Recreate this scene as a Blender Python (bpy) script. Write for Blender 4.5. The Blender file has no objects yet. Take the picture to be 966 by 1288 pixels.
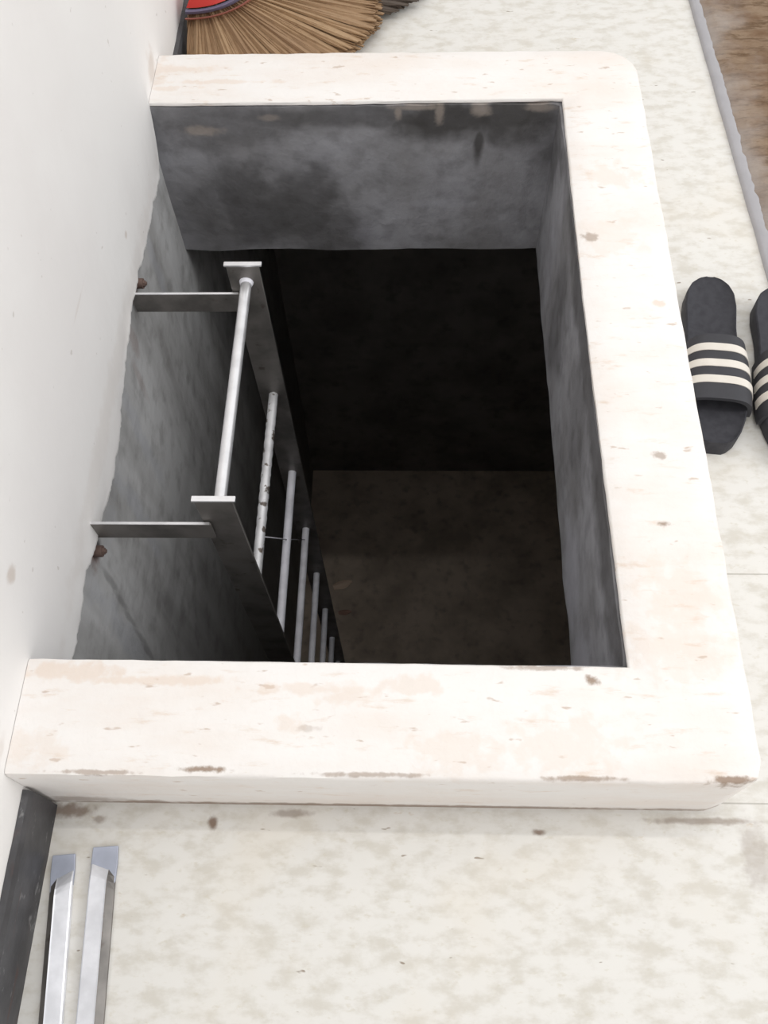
import bpy, bmesh, math, random
from mathutils import Vector, noise
random.seed(7)
S = 0.9            # metres per layout unit
H = 0.149          # curb height in layout units (floor lies H below the curb top)
C = bpy.context.scene.collection
PI = math.pi

def W(x, y, z):    # layout units (z = 0 on the curb top) -> metres (z = 0 on the floor)
    return Vector((S*x, S*y, S*(z+H)))

# ------------------------------------------------------------------ objects
def obj(name, verts, faces, mats, parent=None, origin=None, smooth=False, fm=None, bevel=0, seg=2, auto=None):
    me = bpy.data.meshes.new(name)
    o0 = parent.location.copy() if parent else Vector((0, 0, 0))
    if parent and parent.parent: o0 = o0 + parent.parent.location
    og = Vector(origin) if origin is not None else o0.copy()
    me.from_pydata([tuple(Vector(v)-og) for v in verts], [], faces)
    me.validate(); me.update()
    bm = bmesh.new(); bm.from_mesh(me)
    bmesh.ops.recalc_face_normals(bm, faces=bm.faces[:])
    bm.to_mesh(me); bm.free()
    if not isinstance(mats, (list, tuple)): mats = [mats]
    for m in mats: me.materials.append(m)
    if fm:
        for i, p in enumerate(me.polygons):
            p.material_index = fm(p, og)
    if smooth:
        for p in me.polygons: p.use_smooth = True
    o = bpy.data.objects.new(name, me); C.objects.link(o)
    o.location = og - o0 if parent else og
    if parent: o.parent = parent
    if bevel:
        b = o.modifiers.new('bevel', 'BEVEL'); b.width = bevel; b.segments = seg; b.limit_method = 'ANGLE'; b.angle_limit = math.radians(40)
    if auto:
        for p in me.polygons: p.use_smooth = True
        e = o.modifiers.new('split', 'EDGE_SPLIT'); e.split_angle = math.radians(auto)
    return o
def empty(name, loc):
    o = bpy.data.objects.new(name, None); o.empty_display_size = .05; o.location = loc; C.objects.link(o); return o
def tag(o, label, cat, group=None):
    o['label'] = label; o['category'] = cat
    if group: o['group'] = group
    return o
def struct(o): o['kind'] = 'structure'; return o

class MB:          # collects shapes into one mesh
    def __init__(s): s.v = []; s.f = []
    def add(s, v, f):
        n = len(s.v); s.v += [Vector(p) for p in v]; s.f += [tuple(i+n for i in q) for q in f]; return s
    def box(s, a, b):
        x0, y0, z0 = a; x1, y1, z1 = b
        return s.add([(x0,y0,z0),(x1,y0,z0),(x1,y1,z0),(x0,y1,z0),(x0,y0,z1),(x1,y0,z1),(x1,y1,z1),(x0,y1,z1)],
                     [(3,2,1,0),(4,5,6,7),(0,1,5,4),(1,2,6,5),(2,3,7,6),(3,0,4,7)])
    def grid(s, rows, closed=False):
        n = len(s.v); k = len(rows[0])
        for r in rows: s.v += [Vector(p) for p in r]
        for i in range(len(rows)-1):
            for j in range(k if closed else k-1):
                j2 = (j+1) % k
                s.f.append((n+i*k+j, n+i*k+j2, n+(i+1)*k+j2, n+(i+1)*k+j))
        return s
    def tube(s, pts, rad, seg=12, caps=True):
        pts = [Vector(p) for p in pts]; rows = []
        if not isinstance(rad, (list, tuple)): rad = [rad]*len(pts)
        for i, p in enumerate(pts):
            t = (pts[min(i+1, len(pts)-1)]-pts[max(i-1, 0)]).normalized()
            a = t.cross(Vector((0, 0, 1)));
            if a.length < .05: a = t.cross(Vector((1, 0, 0)))
            a.normalize(); b = t.cross(a)
            rows.append([p+rad[i]*(math.cos(2*PI*k/seg)*a+math.sin(2*PI*k/seg)*b) for k in range(seg)])
        n = len(s.v); s.grid(rows, True)
        if caps:
            s.f.append(tuple(range(n, n+seg))); m = n+(len(rows)-1)*seg; s.f.append(tuple(range(m+seg-1, m-1, -1)))
        return s

# ------------------------------------------------------------------ materials
class NT:
    def __init__(s, name, rough=.6, metal=0., spec=.5):
        s.m = bpy.data.materials.new(name); s.m.use_nodes = True
        s.t = s.m.node_tree; s.b = s.t.nodes['Principled BSDF']
        s.b.inputs['Roughness'].default_value = rough; s.b.inputs['Metallic'].default_value = metal
        s.b.inputs['Specular IOR Level'].default_value = spec
        s.co = s.n('ShaderNodeTexCoord').outputs['Object']
    def n(s, typ, **kw):
        x = s.t.nodes.new(typ)
        for k, v in kw.items(): setattr(x, k, v)
        return x
    def l(s, a, b): s.t.links.new(a, b)
    def mapped(s, scale=(1,1,1), rot=(0,0,0)):
        m = s.n('ShaderNodeMapping'); s.l(s.co, m.inputs['Vector'])
        m.inputs['Scale'].default_value = scale; m.inputs['Rotation'].default_value = rot; return m.outputs[0]
    def noise(s, scale, detail=4, rough=.55, vec=None, dist=0.):
        x = s.n('ShaderNodeTexNoise'); s.l(vec if vec is not None else s.co, x.inputs['Vector'])
        x.inputs['Scale'].default_value = scale; x.inputs['Detail'].default_value = detail
        x.inputs['Roughness'].default_value = rough; x.inputs['Distortion'].default_value = dist
        return x.outputs['Fac']
    def rng(s, v, a, b, lo=0., hi=1.):
        x = s.n('ShaderNodeMapRange', interpolation_type='SMOOTHSTEP'); s.l(v, x.inputs[0])
        for i, q in enumerate((a, b, lo, hi)): x.inputs[i+1].default_value = q
        return x.outputs[0]
    def math(s, op, a, b):
        x = s.n('ShaderNodeMath', operation=op)
        for i, q in enumerate((a, b)):
            if isinstance(q, (int, float)): x.inputs[i].default_value = q
            else: s.l(q, x.inputs[i])
        return x.outputs[0]
    def mix(s, f, a, b):
        x = s.n('ShaderNodeMix', data_type='RGBA')
        if isinstance(f, (int, float)): x.inputs[0].default_value = f
        else: s.l(f, x.inputs[0])
        for i, q in ((6, a), (7, b)):
            if isinstance(q, (tuple, list)): x.inputs[i].default_value = (*q, 1)
            else: s.l(q, x.inputs[i])
        return x.outputs[2]
    def spots(s, lst, wob=.5, nscale=40.):
        """stains with a place of their own: (centre, radii, strength) in layout units"""
        nz = s.noise(nscale, 3); tot = None
        for c, r, st in lst:
            c = W(*c)
            sub = s.n('ShaderNodeVectorMath', operation='SUBTRACT'); s.l(s.co, sub.inputs[0]); sub.inputs[1].default_value = c
            mul = s.n('ShaderNodeVectorMath', operation='MULTIPLY'); s.l(sub.outputs[0], mul.inputs[0])
            mul.inputs[1].default_value = [1/(S*q) if q else 0 for q in r]
            ln = s.n('ShaderNodeVectorMath', operation='LENGTH'); s.l(mul.outputs[0], ln.inputs[0])
            d = s.math('ADD', ln.outputs['Value'], s.math('MULTIPLY', s.math('SUBTRACT', nz, .5), wob*4))
            f = s.rng(d, .35, 1.15, st, 0.)
            tot = f if tot is None else s.math('MAXIMUM', tot, f)
        return tot
    def color(s, c):
        if isinstance(c, (tuple, list)): s.b.inputs['Base Color'].default_value = (*c, 1)
        else: s.l(c, s.b.inputs['Base Color'])
        return s
    def bump(s, h, strength=.3, dist=.002):
        x = s.n('ShaderNodeBump'); x.inputs['Strength'].default_value = strength; x.inputs['Distance'].default_value = dist
        s.l(h, x.inputs['Height']); s.l(x.outputs[0], s.b.inputs['Normal']); return s

def lin(r, g, b):
    return tuple(((c/255)/12.92 if c/255 <= .04045 else ((c/255+.055)/1.055)**2.4) for c in (r, g, b))

# floor: cream speckled sheet flooring
t = NT('speckled_cream_flooring', .38, spec=.35)
sm = t.mapped((.55, 1, 1))
c = t.mix(t.rng(t.noise(55, 5, .6, sm), .42, .68), lin(223,221,216), lin(207,203,194))
c = t.mix(t.rng(t.noise(120, 3, .6, sm), .58, .74, 0, .5), c, lin(200,194,178))
c = t.mix(t.rng(t.noise(38, 4, .7, t.mapped((.6, 1.3, 1), (0,0,.4))), .66, .76, 0, .5), c, lin(190,172,144))
c = t.mix(t.rng(t.noise(70, 2, .5, t.mapped((.5, 1.6, 1), (0,0,.7))), .735, .77, 0, .8), c, lin(130,112,92))
c = t.mix(t.rng(t.noise(6, 3), .5, .8, 0, .3), c, lin(222,212,194))
t.l(t.rng(t.noise(30, 3), .3, .7, .3, .5), t.b.inputs['Roughness'])
F = -H
c = t.mix(t.spots([((.025,-.010,F),(.035,.011,.1),.7), ((.065,-.02,F),(.010,.006,.1),.5), ((.205,-.022,F),(.007,.010,.1),.85),
                   ((.60,-.028,F),(.010,.005,.1),.8), ((.30,-.010,F),(.03,.006,.1),.5), ((.80,-.012,F),(.08,.005,.1),.5),
                   ((.86,1.05,F),(.02,.02,.1),.2), ((.86,1.325,F),(.012,.008,.1),.6), ((.855,-.05,F),(.02,.05,.1),.3)], .3, 90), c, lin(112,84,62))
# thin joint lines between the flooring sheets
sx = t.n('ShaderNodeSeparateXYZ'); t.l(t.co, sx.inputs[0])
for yy, xx in ((.0095, .0), (.3165, .0)):
    d = t.math('ABSOLUTE', t.math('SUBTRACT', sx.outputs[1], S*yy), 0.)
    c = t.mix(t.rng(d, .0004, .0012, .45, 0), c, lin(120,112,100))
t.color(c).bump(t.noise(60, 3), .08, .002); M_floor = t.m

# white painted curb
t = NT('white_curb_paint', .6, spec=.3)
cs = t.mapped((.35, 1, 1))
c = t.mix(t.rng(t.noise(14, 5, .6, cs), .35, .75), lin(236,233,230), lin(231,223,216))
c = t.mix(t.rng(t.noise(60, 5, .65, t.mapped((.3, 1.2, 1))), .56, .76, 0, .6), c, lin(212,190,168))
c = t.mix(t.rng(t.noise(75, 3, .55, t.mapped((.45, 1.2, 1))), .65, .73, 0, .55), c, lin(180,154,132))
c = t.mix(t.spots([((.05,.118,0),(.07,.012,.03),0.52), ((.14,.108,0),(.09,.006,.03),0.49), ((.33,.10,0),(.08,.008,.03),0.39),
                   ((.37,.09,0),(.03,.01,.03),0.35), ((.02,1.20,0),(.10,.010,.03),0.39), ((.12,1.165,0),(.12,.006,.03),0.42), ((.02,1.15,0),(.05,.008,.03),0.39),
                   ((.45,.105,0),(.04,.012,.03),0.35), ((.31,.06,0),(.015,.012,.03),0.35),
                   ((.01,1.19,-.03),(.02,.05,.06),0.35), ((.50,.03,0),(.06,.025,.03),0.28), ((.62,.04,0),(.08,.035,.03),0.28),
                   ((.76,.22,0),(.05,.06,.03),0.28), ((.74,.15,0),(.07,.05,.03),0.24), ((.76,.93,0),(.06,.03,.03),0.32), ((.74,.80,0),(.05,.05,.03),0.21),
                   ((.02,.03,0),(.05,.02,.03),0.28), ((.80,.67,0),(.010,.006,.03),0.63)], .8, 55), c, lin(222,202,184))
c = t.mix(t.spots([((.651,.114,0),(.010,.006,.03),.9), ((.757,.315,0),(.010,.005,.03),.8), ((.765,.415,0),(.012,.006,.03),.6),
                   ((.22,.008,0),(.03,.004,.02),.9), ((.10,.004,0),(.05,.003,.02),.6), ((.40,.005,0),(.07,.003,.02),.6), ((.63,.004,0),(.05,.003,.02),.7), ((.79,.004,0),(.03,.005,.03),.9),
                   ((.60,.128,0),(.05,.004,.02),.6), ((.712,.80,0),(.014,.010,.03),.6), ((.33,.055,0),(.015,.005,.03),.3)], .5, 110), c, lin(150,128,110))
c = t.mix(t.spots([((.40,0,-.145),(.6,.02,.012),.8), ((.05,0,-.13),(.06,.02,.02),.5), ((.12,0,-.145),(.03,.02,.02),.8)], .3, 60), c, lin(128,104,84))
t.color(c).bump(t.noise(45, 5, .6), .35, .004); M_curb = t.m

# grey cement render inside the hatch
t = NT('grey_cement_render', .75, spec=.25)
c = t.mix(t.rng(t.noise(7, 5, .6), .35, .7), lin(164,164,169), lin(140,139,141))
c = t.mix(t.rng(t.noise(30, 4), .4, .75, 0, .4), c, lin(84,83,82))
# damp stains and drips on the far face, damp lip on the right face
c = t.mix(t.spots([((.50,1.11,-.04),(.12,.05,.055),.85), ((.36,1.11,-.03),(.34,.05,.030),.6), ((.10,1.11,-.05),(.14,.05,.07),.5), ((.19,1.11,-.23),(.16,.05,.15),.7), ((.29,1.11,-.29),(.08,.05,.09),.6),
                   ((.07,1.11,-.25),(.10,.05,.16),.45), ((.62,1.11,-.03),(.09,.05,.07),.8), ((.56,1.11,-.09),(.012,.05,.05),.8),
                   ((.69,.50,-.02),(.05,.9,.06),.6), ((.69,.80,-.2),(.05,.09,.16),.5), ((.69,1.08,-.1),(.05,.05,.1),.5),
                   ((.69,.55,-.10),(.05,.12,.10),.4)], .45, 14), c, lin(56,53,50))
c = t.mix(t.spots([((.49,1.11,-.025),(.010,.05,.028),.6), ((.45,1.11,-.012),(.05,.05,.007),.6), ((.42,1.11,-.022),(.008,.05,.02),.6), ((.56,1.11,-.018),(.02,.05,.018),.6),
                   ((.08,1.11,-.055),(.04,.05,.012),.55), ((.66,1.11,-.015),(.03,.05,.01),.5), ((.20,1.11,-.03),(.02,.05,.008),.4)], .3, 60), c, lin(172,160,150))
c = t.mix(t.spots([((.50,1.11,-.22),(.09,.05,.012),.35), ((.36,1.11,-.29),(.05,.05,.03),.3), ((.69,.36,-.27),(.05,.11,.09),.75), ((.69,.20,-.26),(.05,.09,.09),.75), ((.69,.95,-.2),(.05,.06,.2),.4)], .4, 20), c, lin(176,176,184))
t.color(c).bump(t.noise(22, 5, .6), .5, .006); M_cement = t.m

# concrete of the left side below the plaster
t = NT('streaked_grey_concrete', .75, spec=.25)
st = t.noise(9, 4, .6, t.mapped((1, 1, .22)))
c = t.mix(t.rng(st, .35, .7), lin(190,190,190), lin(158,157,156))
c = t.mix(t.rng(t.noise(22, 4), .45, .75, 0, .4), c, lin(98,94,90))
c = t.mix(t.spots([((0,.62,-.25),(.1,.02,.20),.4), ((0,.50,-.33),(.1,.025,.2),.45), ((0,.30,-.38),(.1,.03,.2),.4), ((0,.93,-.2),(.1,.02,.12),.4), ((0,.42,-.2),(.1,.06,.03),.25)], .5, 20), c, lin(172,174,180))
c = t.mix(t.spots([((0,.735,-.16),(.1,.02,.05),.25), ((0,.70,-.22),(.1,.012,.07),.2), ((0,.80,-.125),(.1,.018,.03),.6), ((0,.345,-.165),(.1,.02,.03),.5)], .4, 60), c, lin(120,72,52))
c = t.mix(t.spots([((0,.36,-.17),(.1,.018,.02),.9), ((0,.343,-.25),(.1,.009,.06),.35), ((0,.337,-.31),(.1,.009,.06),.35), ((0,.331,-.37),(.1,.008,.06),.35), ((0,.325,-.43),(.1,.008,.06),.35), ((0,.319,-.49),(.1,.008,.06),.35)], .3, 30), c, lin(66,64,62))
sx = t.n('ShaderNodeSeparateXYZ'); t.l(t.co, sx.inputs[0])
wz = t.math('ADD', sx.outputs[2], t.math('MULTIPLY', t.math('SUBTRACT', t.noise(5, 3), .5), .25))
c = t.mix(t.rng(wz, W(0,0,-1.6).z, W(0,0,-.6).z, .7, 0.), c, lin(104,100,95))       # fading of the light with depth, painted as a darker tone downwards
t.color(c).bump(t.noise(26, 5, .6), .5, .006); M_conc = t.m

def concrete(name, a, b, sc=4, rough=.85):
    t = NT(name, rough, spec=.2)
    c = t.mix(t.rng(t.noise(sc, 5, .6), .35, .7), a, b)
    c = t.mix(t.rng(t.noise(sc*5, 4), .5, .75, 0, .5), c, tuple(q*.55 for q in b))
    t.color(c).bump(t.noise(sc*6, 4), .4, .006); return t.m
M_tank = concrete('damp_dark_concrete', lin(140,134,130), lin(112,107,103))
M_tankfloor = concrete('silty_tank_floor', lin(208,192,176), lin(170,156,142), 5)

# white plaster wall
t = NT('white_wall_paint', .7, spec=.3)
c = t.mix(t.rng(t.noise(3, 4), .35, .7), lin(236,234,232), lin(231,228,226))
c = t.mix(t.rng(t.noise(60, 2), .71, .75, 0, .35), c, lin(170,160,150))
c = t.mix(t.spots([((0,.20,.09),(.05,.012,.012),.45), ((0,.83,-.02),(.05,.006,.006),.4), ((0,.6,.08),(.05,.05,.003),.15), ((0,1.18,.02),(.05,.03,.03),.4), ((0,.02,.02),(.05,.02,.012),.2), ((0,.62,-.085),(.05,.5,.03),.12)], .4, 40), c, lin(178,158,140))
t.color(c).bump(t.noise(30, 4), .25, .003); M_wall = t.m

# charcoal skirting paint with white scuffs
t = NT('charcoal_skirting_paint', .5, spec=.4)
c = t.mix(t.rng(t.noise(20, 4), .35, .7), lin(78,77,79), lin(58,57,59))
c = t.mix(t.rng(t.noise(60, 4, .7, t.mapped((1, .5, 1))), .60, .72, 0, .55), c, lin(150,150,150))
c = t.mix(t.rng(t.noise(30, 3, .6, t.mapped((1, .3, 2))), .62, .72, 0, .6), c, lin(84,54,46))
t.color(c).bump(t.noise(60, 3), .3, .002); M_skirt = t.m

def metal(name, col, rough, spotcol=None, thr=.6, sc=120, met=1.0):
    t = NT(name, rough, met)
    c = t.mix(t.rng(t.noise(25, 4), .35, .7), col, tuple(q*.8 for q in col))
    if spotcol: c = t.mix(t.rng(t.noise(sc, 3), thr, thr+.08, 0, .9), c, spotcol)
    t.color(c); t.bump(t.noise(150, 3), .1, .001); return t
M_steel = metal('bright_steel_rod', lin(240,240,242), .3, met=.7).m
M_dull = metal('dull_galvanised_rung', lin(242,242,250), .55, met=.0).m
M_dirty = metal('dirt_flecked_rung', lin(240,240,242), .45, lin(92,78,66), .56, 60, met=.4).m
t = NT('weathered_flat_steel', .5, .6)
c = t.mix(t.rng(t.noise(18, 4), .35, .7), lin(140,136,132), lin(108,105,102))
c = t.mix(t.rng(t.noise(40, 4), .62, .72, 0, .6), c, lin(78,62,52))
t.color(c).bump(t.noise(90, 3), .15, .001); M_flat = t.m
M_rust = NT('rusty_bolt', .8, .3).color(lin(120,100,92)).m
M_bar = metal('ground_bar_steel', lin(244,246,252), .3, met=.45).m
M_tip = metal('blue_grey_bar_tip', lin(186,192,208), .5, met=.5).m

t = NT('black_foam_rubber', .7, spec=.3)
t.color(t.mix(t.rng(t.noise(90, 3), .35, .7), lin(60,60,65), lin(52,52,57))).bump(t.noise(300, 2), .15, .0006); M_sole = t.m
t = NT('black_strap_rubber', .6, spec=.35); t.color(t.mix(t.noise(80, 2), lin(62,62,66), lin(54,54,58))); M_strap = t.m
t = NT('off_white_stripe', .6); t.color(t.mix(t.noise(60, 3), lin(226,221,212), lin(208,201,190))); M_stripe = t.m

t = NT('brown_woven_pile', .95, spec=.1)
c = t.mix(t.rng(t.noise(22, 5, .65, t.mapped((.5, 1.2, 1), (0,0,.3))), .35, .68), lin(146,126,106), lin(116,92,72))
c = t.mix(t.rng(t.noise(70, 4, .7, t.mapped((.3, 1.3, 1), (0,0,.35))), .5, .66, 0, .7), c, lin(92,72,54))
sx = t.n('ShaderNodeSeparateXYZ'); t.l(t.co, sx.inputs[0])
wear = t.math('ADD', sx.outputs[0], t.math('MULTIPLY', t.math('SUBTRACT', t.noise(9, 4), .5), .25))
c = t.mix(t.rng(wear, -.0, .10, .75, 0), c, lin(168,160,154))           # edge worn grey
c = t.mix(t.spots([((1.10,1.2,F),(.10,.16,.1),.6), ((1.10,.98,F),(.10,.2,.1),.7)], .5, 12), c, lin(166,158,150))
t.color(c).bump(t.noise(140, 4, .6, t.mapped((.4, 1.2, 1))), .8, .004); M_pile = t.m
t = NT('grey_rubber_border', .6); t.color(t.mix(t.noise(30, 3), lin(178,177,180), lin(158,156,160))); t.bump(t.noise(60, 2), .3, .002); M_border = t.m

def straw(name, a, b):
    t = NT(name, .75, spec=.25)
    at = t.n('ShaderNodeAttribute', attribute_name='tone')
    c = t.mix(at.outputs['Fac'], a, b)
    c = t.mix(t.rng(t.noise(90, 3), .45, .75, 0, .35), c, tuple(q*.85 for q in b))
    t.color(c); return t.m
M_straw = straw('tan_broom_grass', lin(176,148,116), lin(140,112,86))
M_darkstraw = straw('dark_broom_grass', lin(106,94,84), lin(78,70,64))
M_redband = NT('red_plastic_binding', .4).color(lin(190,42,32)).m
M_blue = NT('blue_cord', .6).color(lin(110,112,138)).m
M_redcord = NT('red_cord', .6).color(lin(178,112,98)).m
M_stick = NT('varnished_cane', .5).color(lin(176,140,92)).m
M_chip = NT('tan_wood_chip', .8).color(lin(244,218,196)).m
M_chip2 = NT('reddish_chip', .8).color(lin(186,150,134)).m

# ------------------------------------------------------------------ the setting
X1, X2, Y2, Y3, Y4, D, TF = .690, .826, .134, 1.111, 1.243, .336, 2.6
TX, TB, TN = 2.0, 1.97, -.7          # lower chamber: right, far and near walls
LX = -.010                           # plane of the left concrete
g = .012                             # thickness of the cement render
# floor slab with the hatch opening
xo0, xo1, yo0, yo1 = LX-.2, 4.2, -2.2, 4.2
hx, hy0, hy1 = X1+g, Y2-g, Y3+g
def plate(z0, z1):
    xs = [xo0, LX-.06, hx, xo1]; ys = [yo0, hy0, hy1, yo1]; v = []; f = []
    for z in (z0, z1):
        for x in xs:
            for y in ys: v.append(W(x, y, z))
    I = lambda k, i, j: k*16+i*4+j
    for i in range(3):
        for j in range(3):
            if (i, j) == (1, 1): continue
            for k in (0, 1): f.append((I(k,i,j), I(k,i+1,j), I(k,i+1,j+1), I(k,i,j+1)))
    for i, j, a, b in ((1,1,1,0),(2,1,0,1),(1,1,0,1),(1,2,1,0)):
        f.append((I(0,i,j), I(0,i+a,j+b), I(1,i+a,j+b), I(1,i,j)))
    for i in range(3):
        for j in (0, 3): f.append((I(0,i,j), I(0,i+1,j), I(1,i+1,j), I(1,i,j)))
        for q in (0, 3): f.append((I(0,q,i), I(0,q,i+1), I(1,q,i+1), I(1,q,i)))
    return v, f
v, f = plate(-D, -H)
struct(obj('floor', v, f, [M_floor, M_tank], fm=lambda p, o: 0 if p.center.z > -.005 else 1))

# left wall: thin white plaster that stops in a ragged edge inside the hatch
edge = [(1.2,-.149),(1.114,-.149),(1.112,-.017),(1.098,-.06),(1.077,-.108),(1.03,-.112),(.984,-.107),(.92,-.112),(.858,-.109),(.79,-.104),(.736,-.105),(.63,-.132),(.528,-.155),(.47,-.158),(.418,-.155),(.39,-.150),(.357,-.139),(.29,-.126),(.24,-.136),(.191,-.138),(.136,-.136),(.118,-.149)]
def edge_z(y):
    if y >= Y3+.003 or y <= Y2-.012: return -H-.004
    e = edge[::-1]
    for (a, za), (b, zb) in zip(e, e[1:]):
        if a <= y <= b:
            q = (y-a)/(b-a); return za+(zb-za)*q + .007*noise.noise(Vector((y*45, 3, 0))) + .005*noise.noise(Vector((y*130, 9, 0)))
    return -H-.004
ys = [-2.2, -1.2, -.5, -.1, .05, .11]+[.118+i*(1.116-.118)/220 for i in range(221)]+[1.13, 1.25, 1.6, 2.2, 4.2]
rows = []
hs = [0, .003, .008, .018, .035, .06, .10, .2, .5, 1.2, 3.4]
for y in ys:
    ez = edge_z(y); r = [W(LX-.002, y, ez-.002), W(-.005, y, ez-.001)]
    for k, h in enumerate(hs):
        bul = (.0035*noise.noise(Vector((y*16, h*30, 1)))+.0012*noise.noise(Vector((y*60, h*80, 4)))) * max(0, 1-h/.12) if .1 < y < 1.12 else 0
        r.append(W((-.002 if k == 0 else 0)+bul, y, ez+h))
    rows.append(r)
mb = MB().grid(rows)
struct(obj('wall_left', mb.v, mb.f, M_wall, smooth=True))
# rows of concrete below it, all the way down the lower chamber
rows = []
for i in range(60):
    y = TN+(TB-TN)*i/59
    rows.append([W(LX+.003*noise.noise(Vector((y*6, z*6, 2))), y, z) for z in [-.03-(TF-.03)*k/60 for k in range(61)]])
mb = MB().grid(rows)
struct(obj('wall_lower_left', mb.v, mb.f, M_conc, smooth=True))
struct(obj('wall_lower_back', *(lambda m: (m.v, m.f))(MB().box(W(LX-.2,TB,-TF-.1), W(TX+.1,TB+.1,-D))), M_tank))
struct(obj('wall_lower_front', *(lambda m: (m.v, m.f))(MB().box(W(LX-.2,TN-.1,-TF-.1), W(TX+.1,TN,-D))), M_tank))
struct(obj('wall_lower_right', *(lambda m: (m.v, m.f))(MB().box(W(TX,TN,-TF-.1), W(TX+.1,TB,-D))), M_tank))
struct(obj('floor_lower', *(lambda m: (m.v, m.f))(MB().box(W(LX-.2,TN,-TF-.1), W(TX,TB,-TF))), M_tankfloor))

# skirting, cut off at the curb
def skirting(name, y0, y1):
    n = max(8, int(abs(y1-y0)/.02)); rows = []
    for i in range(n+1):
        y = y0+(y1-y0)*i/n
        j = lambda a, s: a*noise.noise(Vector((y*40, s, 0)))
        rows.append([W(.0003,y,-H), W(.0098+j(.0008,1),y,-H), W(.0098+j(.0008,1),y,-H+.08), W(.0072+j(.001,2),y,-H+.088+j(.002,3)), W(.0003,y,-H+.0905+j(.003,4))])
    mb = MB().grid(rows); mb.f.append((0,1,2,3,4)); k = n*5; mb.f.append((k,k+1,k+2,k+3,k+4))
    return struct(obj(name, mb.v, mb.f, M_skirt))
skirting('baseboard_left', -2.2, -.004)
skirting('baseboard_rear', Y4+.004, 4.0)

# ------------------------------------------------------------------ raised curb of the hatch
def curb():
    def arc(cx, cy, r, a0, a1, n=8): return [(cx+r*math.cos(math.radians(a0+(a1-a0)*i/n)), cy+r*math.sin(math.radians(a0+(a1-a0)*i/n))) for i in range(n+1)]
    outer = [(.0006, 0)] + arc(X2-.022, .022, .022, -90, 0) + arc(X2-.062, Y4-.062, .062, 0, 90, 12) + [(.0006, Y4)]
    def dens(p, step=.02):
        o = []
        for a, b in zip(p, p[1:]):
            n = max(1, int(math.dist(a, b)/step)); o += [(a[0]+(b[0]-a[0])*i/n, a[1]+(b[1]-a[1])*i/n) for i in range(n)]
        return o+[p[-1]]
    inner = [(.0006, hy0), (hx, hy0), (hx, hy1), (.0006, hy1)]
    # matched rings: corner-wise parameterisation of the U
    def resamp(p, n):
        L = [0]
        for a, b in zip(p, p[1:]): L.append(L[-1]+math.dist(a, b))
        o = []
        for i in range(n+1):
            s = L[-1]*i/n
            for k in range(len(p)-1):
                if s <= L[k+1]+1e-9:
                    q = (s-L[k])/(L[k+1]-L[k]); o.append((p[k][0]+(p[k+1][0]-p[k][0])*q, p[k][1]+(p[k+1][1]-p[k][1])*q)); break
        return o
    co1 = min(range(len(outer)), key=lambda i: math.dist(outer[i], (X2, 0)))
    co2 = min(range(len(outer)), key=lambda i: math.dist(outer[i], (X2, Y4)))
    O = resamp(outer[:co1+1], 40)[:-1]+resamp(outer[co1:co2+1], 60)[:-1]+resamp(outer[co2:], 40)
    I = resamp(inner[0:2], 40)[:-1]+resamp(inner[1:3], 60)[:-1]+resamp(inner[2:4], 40)
    jit = lambda p, s, a, f=30: a*noise.noise(Vector((p[0]*f, p[1]*f, s)))
    rows = []
    for o, i in zip(O, I):
        d = Vector((o[0]-i[0], o[1]-i[1])); u = d.normalized()
        def P(b, k, z, a=.0012):
            q = (b[0]+u.x*k, b[1]+u.y*k)
            return W(q[0] if q[0] < .002 else q[0]+jit(q, 1, a), q[1]+jit(q, 5, a), z+jit(q, 9, a))
        bo = .003+.0025*(noise.noise(Vector((o[0]*25, o[1]*25, 7)))+.5)
        r = [P(o, 0, -H, 0), P(o, 0, -.09), P(o, 0, -.03), P(o, 0, -.010), P(o, -bo*.3, -bo*.45), P(o, -bo*1.3, 0)]
        r += [P((i[0]+d.x*k, i[1]+d.y*k), 0, 0) for k in (.75, .5, .25)]
        r += [P(i, .004-g, 0, .0008), P(i, .001-g, -.0015, .0008), P(i, -g+.0005, -.006, .0012), P(i, 0, -.012, 0), P(i, 0, -H, 0)]
        rows.append(r)
    mb = MB().grid(rows); k = len(rows[0])
    mb.f.append(tuple(range(k))); mb.f.append(tuple((len(rows)-1)*k+q for q in range(k)))
    for i in range(len(rows)-1): mb.f.append((i*k, (i+1)*k, (i+1)*k+k-1, i*k+k-1))
    o = obj('hatch_curb', mb.v, mb.f, M_curb, auto=55)
    tag(o, 'thick white painted curb with brown stains framing the dark hatch opening', 'curb')
    # grey cement render of the three hatch faces
    inner = [(LX-.003, hy0), (hx, hy0), (hx, hy1), (LX-.003, hy1)]
    path = resamp(inner[0:2], 30)[:-1]+resamp(inner[1:3], 44)[:-1]+resamp(inner[2:4], 30)
    L = MB(); rows = []
    n1, n2 = 30, 74
    for q, p in enumerate(path):
        def off(k):
            x, y = p
            if q < n1: y += k
            elif q > n2: y -= k
            else:
                x -= k
                if q == n1: y += k
                if q == n2: y -= k
            return x, y
        x, y = off(g); bx, by = off(.0003)
        wob = lambda z: .0025*noise.noise(Vector((x*9, y*9, z*9)))+.001*noise.noise(Vector((x*40, y*40, z*40)))
        top = -.0075-.004*abs(noise.noise(Vector((x*28, y*28, 3))))
        if q > n2-1: top -= .004*max(0, noise.noise(Vector((x*50, 1, 8))))
        zs = [top-(D-.0-abs(top))*k/14 for k in range(15)]
        r = [W(bx, by, top)]
        for z in zs:
            w = wob(z)
            xx, yy = off(g+w)
            if z == zs[-1]: z += .006*noise.noise(Vector((x*11, y*11, 5)))
            r.append(W(xx, yy, z))
        r.append(W(bx, by, zs[-1])); rows.append(r)
    L.grid(rows)
    s = obj('cement_render', L.v, L.f, M_cement, o, auto=50); s['label'] = 'rough dark grey cement lining of the hatch opening'
    return o
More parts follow.
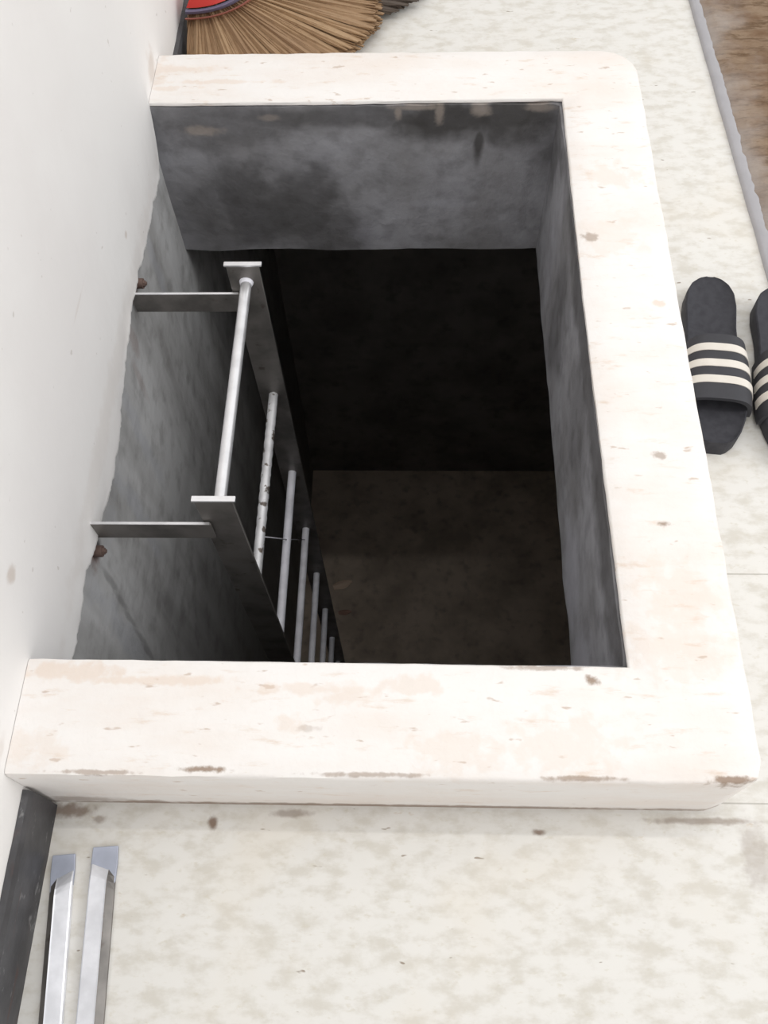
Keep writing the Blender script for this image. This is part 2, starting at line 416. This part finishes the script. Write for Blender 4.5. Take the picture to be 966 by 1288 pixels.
curb()

# ------------------------------------------------------------------ steel ladder
RX0, RX1, RT = .156, .207, -.045
YF, YB, TH = .372, .790, .006
lean = lambda z: .045*(RT-z)
lad = empty('steel_ladder', W(.182, .70, -TF))
tag(lad, 'grey steel ladder with flat side rails bracketed to the wall and descending into the hatch', 'ladder')
for y in (YF, YB):
    m = MB(); rows = []
    for z in (RT, -TF):
        rows.append([W(RX0,y-TH/2+lean(z),z), W(RX1,y-TH/2+lean(z),z), W(RX1,y+TH/2+lean(z),z), W(RX0,y+TH/2+lean(z),z)])
    m.grid(rows, True); m.f += [(0,1,2,3), (4,5,6,7)]
    r = obj('side_rail', m.v, m.f, M_flat, lad, bevel=.0008)
    cp = MB().box(W(RX0-.003, y-.0042, RT-.001), W(RX1+.005, y+.0042, RT+.003))  # light on the rail's top edge, put in as a brighter steel strip
    c_ = obj('rail_lit_edge', cp.v, cp.f, M_steel, r, bevel=.0006); c_['label'] = 'lit top edge of the rail, painted as a bright strip'
    br = MB().box(W(LX+.002, y-.0035, -.145), W(RX0+.012, y+.0005, -.104)) if y == YF else MB().box(W(LX+.002, y-.0035, -.145), W(RX0+.012, y+.0005, -.104))
    # the bracket laps the rail on its far/near side
    sh = -TH/2-.0006 if y == YF else -TH/2-.0006
    br.v = [p+Vector((0, S*sh, 0)) for p in br.v]
    k = obj('wall_bracket', br.v, br.f, M_flat, lad, bevel=.0007)
    te = MB().box(W(LX+.003, y-.0035+sh, -.1042), W(RX0+.010, y+.0004+sh, -.1030))  # bracket's upper edge catching light, painted as a thin brighter strip
    e_ = obj('bracket_lit_edge', te.v, te.f, M_steel, k); e_['label'] = 'lit upper edge of the bracket, painted as a bright strip'
    # anchor bolt and washer at the wall
    yb, zb = (y+.030, -.118) if y == YB else (y-.022, -.158)
    bl = MB().tube([W(LX-.001,yb,zb), W(.004,yb,zb)], S*.0085, 16).tube([W(.003,yb,zb), W(.007,yb,zb)], S*.0055, 6).tube([W(.007,yb,zb), W(.0095,yb,zb)], S*.003, 10)
    obj('anchor_bolt', bl.v, bl.f, M_rust, lad, auto=30)
rz = [-.082, -.402, -.71, -1.005, -1.30, -1.588, -1.865, -2.14, -2.41]
for i, z in enumerate(rz):
    x = .1825
    a, b = YF+TH/2+lean(z), YB-TH/2+lean(z)
    m = MB(); n = 60; pts = []; rad = []
    for k in range(n+1):
        pts.append(W(x, a+(b-a)*k/n, z)); rr = .0088
        if i == 1: rr += .0005*math.sin(k*1.9)*(1 if 14 < k < 52 else .2)
        rad.append(S*rr)
    m.tube(pts, rad, 14)
    r = obj('rung', m.v, m.f, M_steel if i == 0 else (M_dirty if i == 1 else M_dull), lad, auto=40)
    if i == 0: r['label'] = 'shiny round top rung'
    if i == 1: r['label'] = 'second rung flecked with dirt'
    for yy, s_ in ((a, 1), (b, -1)) if i == 0 else ():
        q = MB().tube([W(x, yy, z), W(x, yy+s_*.006, z)], [S*.0115, S*.0095], 14)
        obj('weld_collar', q.v, q.f, M_dull, r, auto=40)
q = MB().tube([W(.183,.500,-.402), W(.183,.648,-.705), W(.183,.80,-1.005)], S*.0012, 8)
w_ = obj('tie_wire', q.v, q.f, M_dull, lad, smooth=True); w_['label'] = 'thin wire strung between the rungs'

# chips lying on the lower floor
def chip(name, x, y, l, w, ang, mat, label):
    m = MB(); n = 9; rows = []
    for i in range(n+1):
        t = i/n; hw = w*(math.sin(PI*min(1, .12+t*.86))**.6); a = (t-.5)*l
        rows.append([(a, -hw+.1*w*math.sin(9*t), 0.0), (a, -hw*.6, .006), (a, 0, .009+.003*math.sin(5*t)), (a, hw*.6, .006), (a, hw, 0.0)])
    cs_, sn = math.cos(ang), math.sin(ang)
    for r in rows: m.v += [W(x+p[0]*cs_-p[1]*sn, y+p[0]*sn+p[1]*cs_, -TF+.0005+p[2]) for p in r]
    for i in range(n):
        for j in range(4): m.f.append((i*5+j, i*5+j+1, i*5+j+6, i*5+j+5))
        m.f.append((i*5, i*5+5, i*5+9, i*5+4))
    m.f += [(0,1,2,3,4), tuple(n*5+q for q in range(5))]
    return tag(obj(name, m.v, m.f, mat, origin=W(x, y, -TF)), label, 'wood chip')
chip('wood_chip', .150, 1.392, .085, .020, .35, M_chip, 'pale tan wood chip on the dark lower floor beside the ladder')
chip('wood_chip', .165, 1.262, .055, .012, .1, M_chip2, 'faint reddish chip on the lower floor, nearer than the tan wood chip')

# ------------------------------------------------------------------ slide sandals
def slide(px, py, ang, mirror, label):
    L = .315
    root = empty('slide_sandal', W(px, py, -H))
    tag(root, label, 'sandal', 'pair of black slides beside the curb')
    ca, sa = math.cos(ang), math.sin(ang)
    def T(x, y, z): x *= mirror; return W(px+x*ca-y*sa, py+x*sa+y*ca, -H+z)     # local: heel at +L/2, toe at -L/2
    # half outline along the length, 0 heel .. 1 toe: (t, inner edge, outer edge)
    prof = [(0,-.006,.006),(.012,-.018,.018),(.04,-.029,.029),(.09,-.037,.037),(.17,-.040,.040),(.30,-.039,.038),(.42,-.040,.040),(.55,-.045,.044),(.68,-.050,.047),(.78,-.050,.046),(.86,-.047,.040),(.92,-.042,.033),(.965,-.035,.025),(.99,-.027,.017),(1,-.019,.010)]
    def hw(t):
        for a, b in zip(prof, prof[1:]):
            if a[0] <= t <= b[0]:
                q = (t-a[0])/(b[0]-a[0]); return a[1]+(b[1]-a[1])*q, a[2]+(b[2]-a[2])*q
    N = 60; ts = [.5-.5*math.cos(PI*i/N) for i in range(N+1)]
    m = MB(); rows = []
    def topz(t): return .030+.008*max(0, 1-t*2.5)-.004*math.sin(PI*t)+.006*max(0, t-.8)*4*.5
    for t in ts:
        a, b = hw(t); y = L/2-L*t; cxm = (a+b)/2; w = (b-a)/2; r = []
        tz = topz(t); k_ = min(1, w/.035)
        r += [(cxm-w*.93, 0.0), (cxm-w, .004), (cxm-w, tz-.005), (cxm-w*.985, tz-.001), (cxm-w*.94, tz), (cxm-w*.86, tz-.003*k_), (cxm-w*.5, tz-.005*k_), (cxm, tz-.006*k_),
              (cxm+w*.5, tz-.005*k_), (cxm+w*.86, tz-.003*k_), (cxm+w*.94, tz), (cxm+w*.985, tz-.001), (cxm+w, tz-.005), (cxm+w, .004), (cxm+w*.93, 0.0)]
        rows.append([T(x, y, z) for x, z in r])
    m.grid(rows, True); m.f += [tuple(range(15)), tuple((N)*15+q for q in range(15))]
    obj('sole', m.v, m.f, M_sole, root, auto=55)
    # strap: an arch over the forefoot
    def sp(u, t, off=0.):
        a, b = hw(t); a -= .004; b += .004; cxm = (a+b)/2; w = (b-a)/2
        hgt = .060-.010*(t-.42)/.40
        ph = PI*(1-u); e = .62
        cxn, sxn = math.cos(ph), math.sin(ph)
        x = math.copysign(abs(cxn)**e, cxn)*(w+off); z = .010+(abs(sxn)**.75)*(hgt-.010+off) if 0 < u < 1 else .010
        return T(cxm+x, L/2-L*t, z)
    t0, t1 = .44, .80; NU, NTt = 36, 14
    def sheet(u0, u1, ta, tb, o0, o1, mat, name, par):
        m = MB(); A = []; B = []
        for i in range(NTt+1):
            q = i/NTt
            A.append([sp(u0+(u1-u0)*j/NU, ta(j/NU)+(tb(j/NU)-ta(j/NU))*q, o1) for j in range(NU+1)])
            B.append([sp(u0+(u1-u0)*j/NU, ta(j/NU)+(tb(j/NU)-ta(j/NU))*q, o0) for j in range(NU+1)])
        n = NU+1
        m.grid(A); k = len(m.v); m.grid(B)
        for i in range(NTt):
            for c0 in (0, NU): m.f.append((i*n+c0, (i+1)*n+c0, k+(i+1)*n+c0, k+i*n+c0))
        for j in range(NU):
            for r0 in (0, NTt): m.f.append((r0*n+j, r0*n+j+1, k+r0*n+j+1, k+r0*n+j))
        return obj(name, m.v, m.f, mat, par, auto=50)
    bow = lambda u: .03*(1-math.sin(PI*u))
    st = sheet(0, 1, lambda u: t0+bow(u)*.6, lambda u: t1-bow(u)*.2, -.003, .003, M_strap, 'strap', root)
    for k in range(3):
        c0 = .515+k*.090
        e = sheet(.04, .96, lambda u: c0-.020+bow(u)*.5, lambda u: c0+.020+bow(u)*.5, .0028, .0040, M_stripe, 'stripe', st)
        e['label'] = 'white stripe'
    return root
slide(.909, .668, -.10, 1, 'black slide with three white stripes touching the curb, left one of the pair')
slide(1.018, .646, -.07, -1, 'black slide with three white stripes, right one of the pair, farther from the curb')

# ------------------------------------------------------------------ door mat at the right
mx0, mx1, my0, my1 = 1.015, 1.62, .45, 2.05
mat = empty('floor_mat', W(mx0, my0, -H))
tag(mat, 'brown woven floor mat with a worn grey border lying right of the curb', 'mat')
skew = lambda y: -.022*(y-.85)/.77+.018
m = MB(); rows = []
n = 260
for i in range(n+1):
    y = my0+(my1-my0)*i/n; x = mx0+skew(y)+.0012*noise.noise(Vector((y*12, 0, 0)))
    iw = .018+.006*noise.noise(Vector((y*22, 3, 0)))+.003*noise.noise(Vector((y*70, 8, 0)))
    rows.append([W(x,y,-H+.0004), W(x+.001,y,-H+.006), W(x+.004,y,-H+.009), W(x+iw,y,-H+.009), W(x+iw+.003,y,-H+.0005)])
m.grid(rows, True); m.f += [(0,1,2,3,4), tuple(n*5+q for q in range(5))]
obj('border', m.v, m.f, M_border, mat, auto=50)
m = MB(); rows = []
for i in range(n+1):
    y = my0+(my1-my0)*i/n; xa = mx0+skew(y)+.016
    r = [W(xa, y, -H+.0004)]
    for k in range(81):
        x = xa+(mx1-xa)*(k/80)**1.5
        ed = min(1, (x-xa)/.022)
        r.append(W(x, y, -H+.0025+.0055*ed+ed*(.0035*noise.noise(Vector((x*25, y*70, 0)))+.0022*math.sin(y*240+6*noise.noise(Vector((x*8, y*8, 2)))))))
    r.append(W(mx1, y, -H+.0004)); rows.append(r)
m.grid(rows, True)
kk = len(rows[0]); m.f += [tuple(range(kk)), tuple(n*kk+q for q in range(kk))]
obj('woven_pile', m.v, m.f, M_pile, mat, smooth=True)

# ------------------------------------------------------------------ grass broom behind the curb
cam0 = Vector((.4452, -.2168, 1.0))
def fanp(ang, r, dz=0.):     # fan laid from the raised neck down to the floor
    ax, ay = -.020+r*math.cos(math.radians(ang)), 1.72+r*math.sin(math.radians(ang))
    h = .012+.11*max(0, 1-r/.44)+dz
    k = (1.149-h)/1.149
    return cam0.x+(ax-cam0.x)*k, cam0.y+(ay-cam0.y)*k, -H+h
broom = empty('grass_broom', W(.15, 1.45, -H))
tag(broom, 'tan grass broom with red and blue binding, bristles fanned out behind the curb', 'broom')
def bristles(name, a0, a1, num, r0, R, dz, mat, wd):
    verts = []; faces = []; tones = []
    for i in range(num):
        t = (i+.5)/num; ang = a0+(a1-a0)*t+random.uniform(-.7, .7)
        rr = R(ang)*random.uniform(.975, 1.0); zz = dz+random.uniform(0, .005)
        tone = min(1, max(0, .5+.55*noise.noise(Vector((ang*.13, dz*40, 0)))+random.uniform(-.12, .12)))
        n = 8; w = wd*random.uniform(.7, 1.2); base = len(verts)
        for k in range(n+1):
            q = k/n; r = r0+(rr-r0)*q
            hwid = w*(.35+.65*q)*(1-.55*max(0, q-.88)/.12)/r*57.3*.5
            dzq = zz*(1-.25*q)+.004*math.sin(q*4+i)*q
            c0 = W(*fanp(ang-hwid, r, dzq)); c1 = W(*fanp(ang, r, dzq+.0035)); c2 = W(*fanp(ang+hwid, r, dzq)); c3 = W(*fanp(ang, r, dzq-.0035))
            verts += [c0, c1, c2, c3]; tones += [tone]*4
            if k:
                b = base+(k-1)*4
                for j in range(4): faces.append((b+j, b+(j+1) % 4, b+4+(j+1) % 4, b+4+j))
        faces.append((base, base+1, base+2, base+3)); e = base+n*4; faces.append((e, e+1, e+2, e+3))
    for v_ in verts: v_.x = max(v_.x, S*.020); v_.z = max(v_.z, .0006); v_.y = max(v_.y, S*(Y4+.004))
    o = obj(name, verts, faces, mat, broom)
    at = o.data.attributes.new('tone', 'FLOAT', 'POINT')
    for i, tn in enumerate(tones): at.data[i].value = tn
    return o
Rf = lambda a: .405+.035*math.sin(math.radians(min(90, max(0, (a+95)*1.5)))) if a < -25 else .44-.030*(a+25)/15
bristles('bristles', -92, -9, 150, .085, Rf, .004, M_straw, .019)
b2 = bristles('bristle_layer', -92, -8, 150, .085, lambda a: Rf(a)-.012, .014, M_straw, .019)
b3 = bristles('dark_bristle_tips', -19, 4, 50, .12, lambda a: .50-.06*max(0, (-a-9)/10), .0, M_darkstraw, .016)
b3['label'] = 'dark grey-brown tips at the side of the fan'
def ring(name, r0, r1, dz, mat, par):
    m = MB(); rows = []
    for i in range(33):
        a = -95+100*i/32
        rows.append([W(*fanp(a, r0, dz+.018)), W(*fanp(a, (r0+r1)/2, dz+.024)), W(*fanp(a, r1, dz+.018)), W(*fanp(a, r1, dz-.012)), W(*fanp(a, r0, dz-.012))])
    for r in rows:
        for p in r: p.x = max(p.x, S*.019)
    m.grid(rows, True); m.f += [(0,1,2,3,4), tuple(32*5+q for q in range(5))]
    return obj(name, m.v, m.f, mat, par, auto=50)
ring('red_binding', .045, .110, .010, M_redband, broom)
ring('blue_cord', .114, .132, .008, M_blue, broom)
ring('red_cord', .144, .151, .006, M_redcord, broom)
n0 = Vector(fanp(-45, .075, .02)); n1 = Vector((.045, 1.86, .62))
m = MB(); pts = [n0.lerp(n1, k/10) for k in range(11)]
m.tube([W(*p) for p in pts], [S*(.020-.008*k/10) for k in range(11)], 14)
obj('handle', m.v, m.f, M_stick, broom, auto=40)

# ------------------------------------------------------------------ two steel bars on the floor, lower left
def bar(p0, p1, wid, side, label):
    # p0: middle of the flattened end, p1: far end; side = +1 when the narrow steep face looks to +x
    a, b = Vector(p0), Vector(p1); d = (b-a).normalized(); nrm = Vector((-d.y, d.x))
    if nrm.x < 0: nrm = -nrm
    root = tag(empty('steel_bar', W(a.x, a.y, -H)), label, 'bar', 'steel bars beside the skirting')
    Lb = (b-a).length
    P = lambda s, k, z: W(a.x+d.x*s+nrm.x*k*side, a.y+d.y*s+nrm.y*k*side, -H+z)
    hw = wid/2; m = MB(); rows = []
    # k runs from the gently sloped side (-) to the steep side (+)
    for s, q in ((.024, 0), (.030, .45), (.037, .85), (.044, 1.0), (Lb, 1.0)):
        h = .0044+.0062*q; sk = 0 if s > .5*Lb else 1
        prof = [(-hw, .0003), (-hw, .0040+.0035*q), (-hw*.9, .0043+.0045*q), (hw*.30, h-.0004), (hw*.42, h), (hw*.50, h-.0006), (hw*.98, .0040), (hw*.98, .0003)]
        rows.append([P(s+sk*.0055*k/hw, k, z) for k, z in prof])
    n = len(rows[0]); m.grid(rows, True); m.f += [tuple(range(n)), tuple((len(rows)-1)*n+q for q in range(n))]
    o = obj('shaft', m.v, m.f, [M_bar, M_flat], root)
    for fi in range(4*n):
        if fi % n in (4, 5, 6): o.data.polygons[fi].material_index = 1
    t_ = MB(); rows = []
    for s, w in ((0, 1.0), (.02, 1.06), (.048, .95)):
        rows.append([P(s, -hw*w, .0003), P(s, -hw*w, .0044), P(s, hw*w, .0044), P(s, hw*w, .0003)])
    t_.grid(rows, True); t_.f += [(0,1,2,3), (8,9,10,11)]
    f_ = obj('flattened_end', t_.v, t_.f, M_tip, root, bevel=.0006); f_['label'] = 'blue-grey flattened end'
    return root
bar((.0300,-.062), (.072,-.47), .0270, -1, 'steel bar with a flattened end next to the dark skirting, left one of two')
bar((.0790,-.052), (.110,-.47), .0300, 1, 'steel bar with a flattened end on the floor, right one of two')

# ------------------------------------------------------------------ light
w = bpy.data.worlds.new('room_light'); bpy.context.scene.world = w; w.use_nodes = True
w.node_tree.nodes['Background'].inputs[0].default_value = (1.0, .99, .985, 1)
w.node_tree.nodes['Background'].inputs[1].default_value = .99
ld = bpy.data.lights.new('ceiling_tube', 'AREA'); ld.shape = 'RECTANGLE'; ld.size = 1.2; ld.size_y = .05
ld.energy = 8.5; ld.color = (1, .985, .955)
lo = bpy.data.objects.new('ceiling_tube', ld); C.objects.link(lo); lo.location = W(.95, .57, 2.6)

wd = bpy.data.lights.new('right_fill_light', 'AREA'); wd.shape = 'RECTANGLE'; wd.size = 1.4; wd.size_y = 1.3  # added soft fill from the right, brightens the left wall; no window known
wd.energy = 25; wd.color = (.97, .985, 1)
wo = bpy.data.objects.new('right_fill_light', wd); C.objects.link(wo); wo.location = W(3.3, .5, 1.75); wo.rotation_euler = (0, math.radians(62), 0)

# ------------------------------------------------------------------ camera and view
cd = bpy.data.cameras.new('camera'); cam = bpy.data.objects.new('camera', cd); C.objects.link(cam)
cam.location = W(.4452, -.2168, 1.0); cam.rotation_euler = (.50056, .02396, .01844)
cd.sensor_fit = 'VERTICAL'; cd.sensor_height = 24; cd.lens = 1141.7/1288*24; cd.clip_start = .01
sc = bpy.context.scene; sc.camera = cam
vs = sc.view_settings; vs.view_transform = 'Standard'; vs.look = 'None'; vs.gamma = 1; vs.use_curve_mapping = False; vs.exposure = 0.0
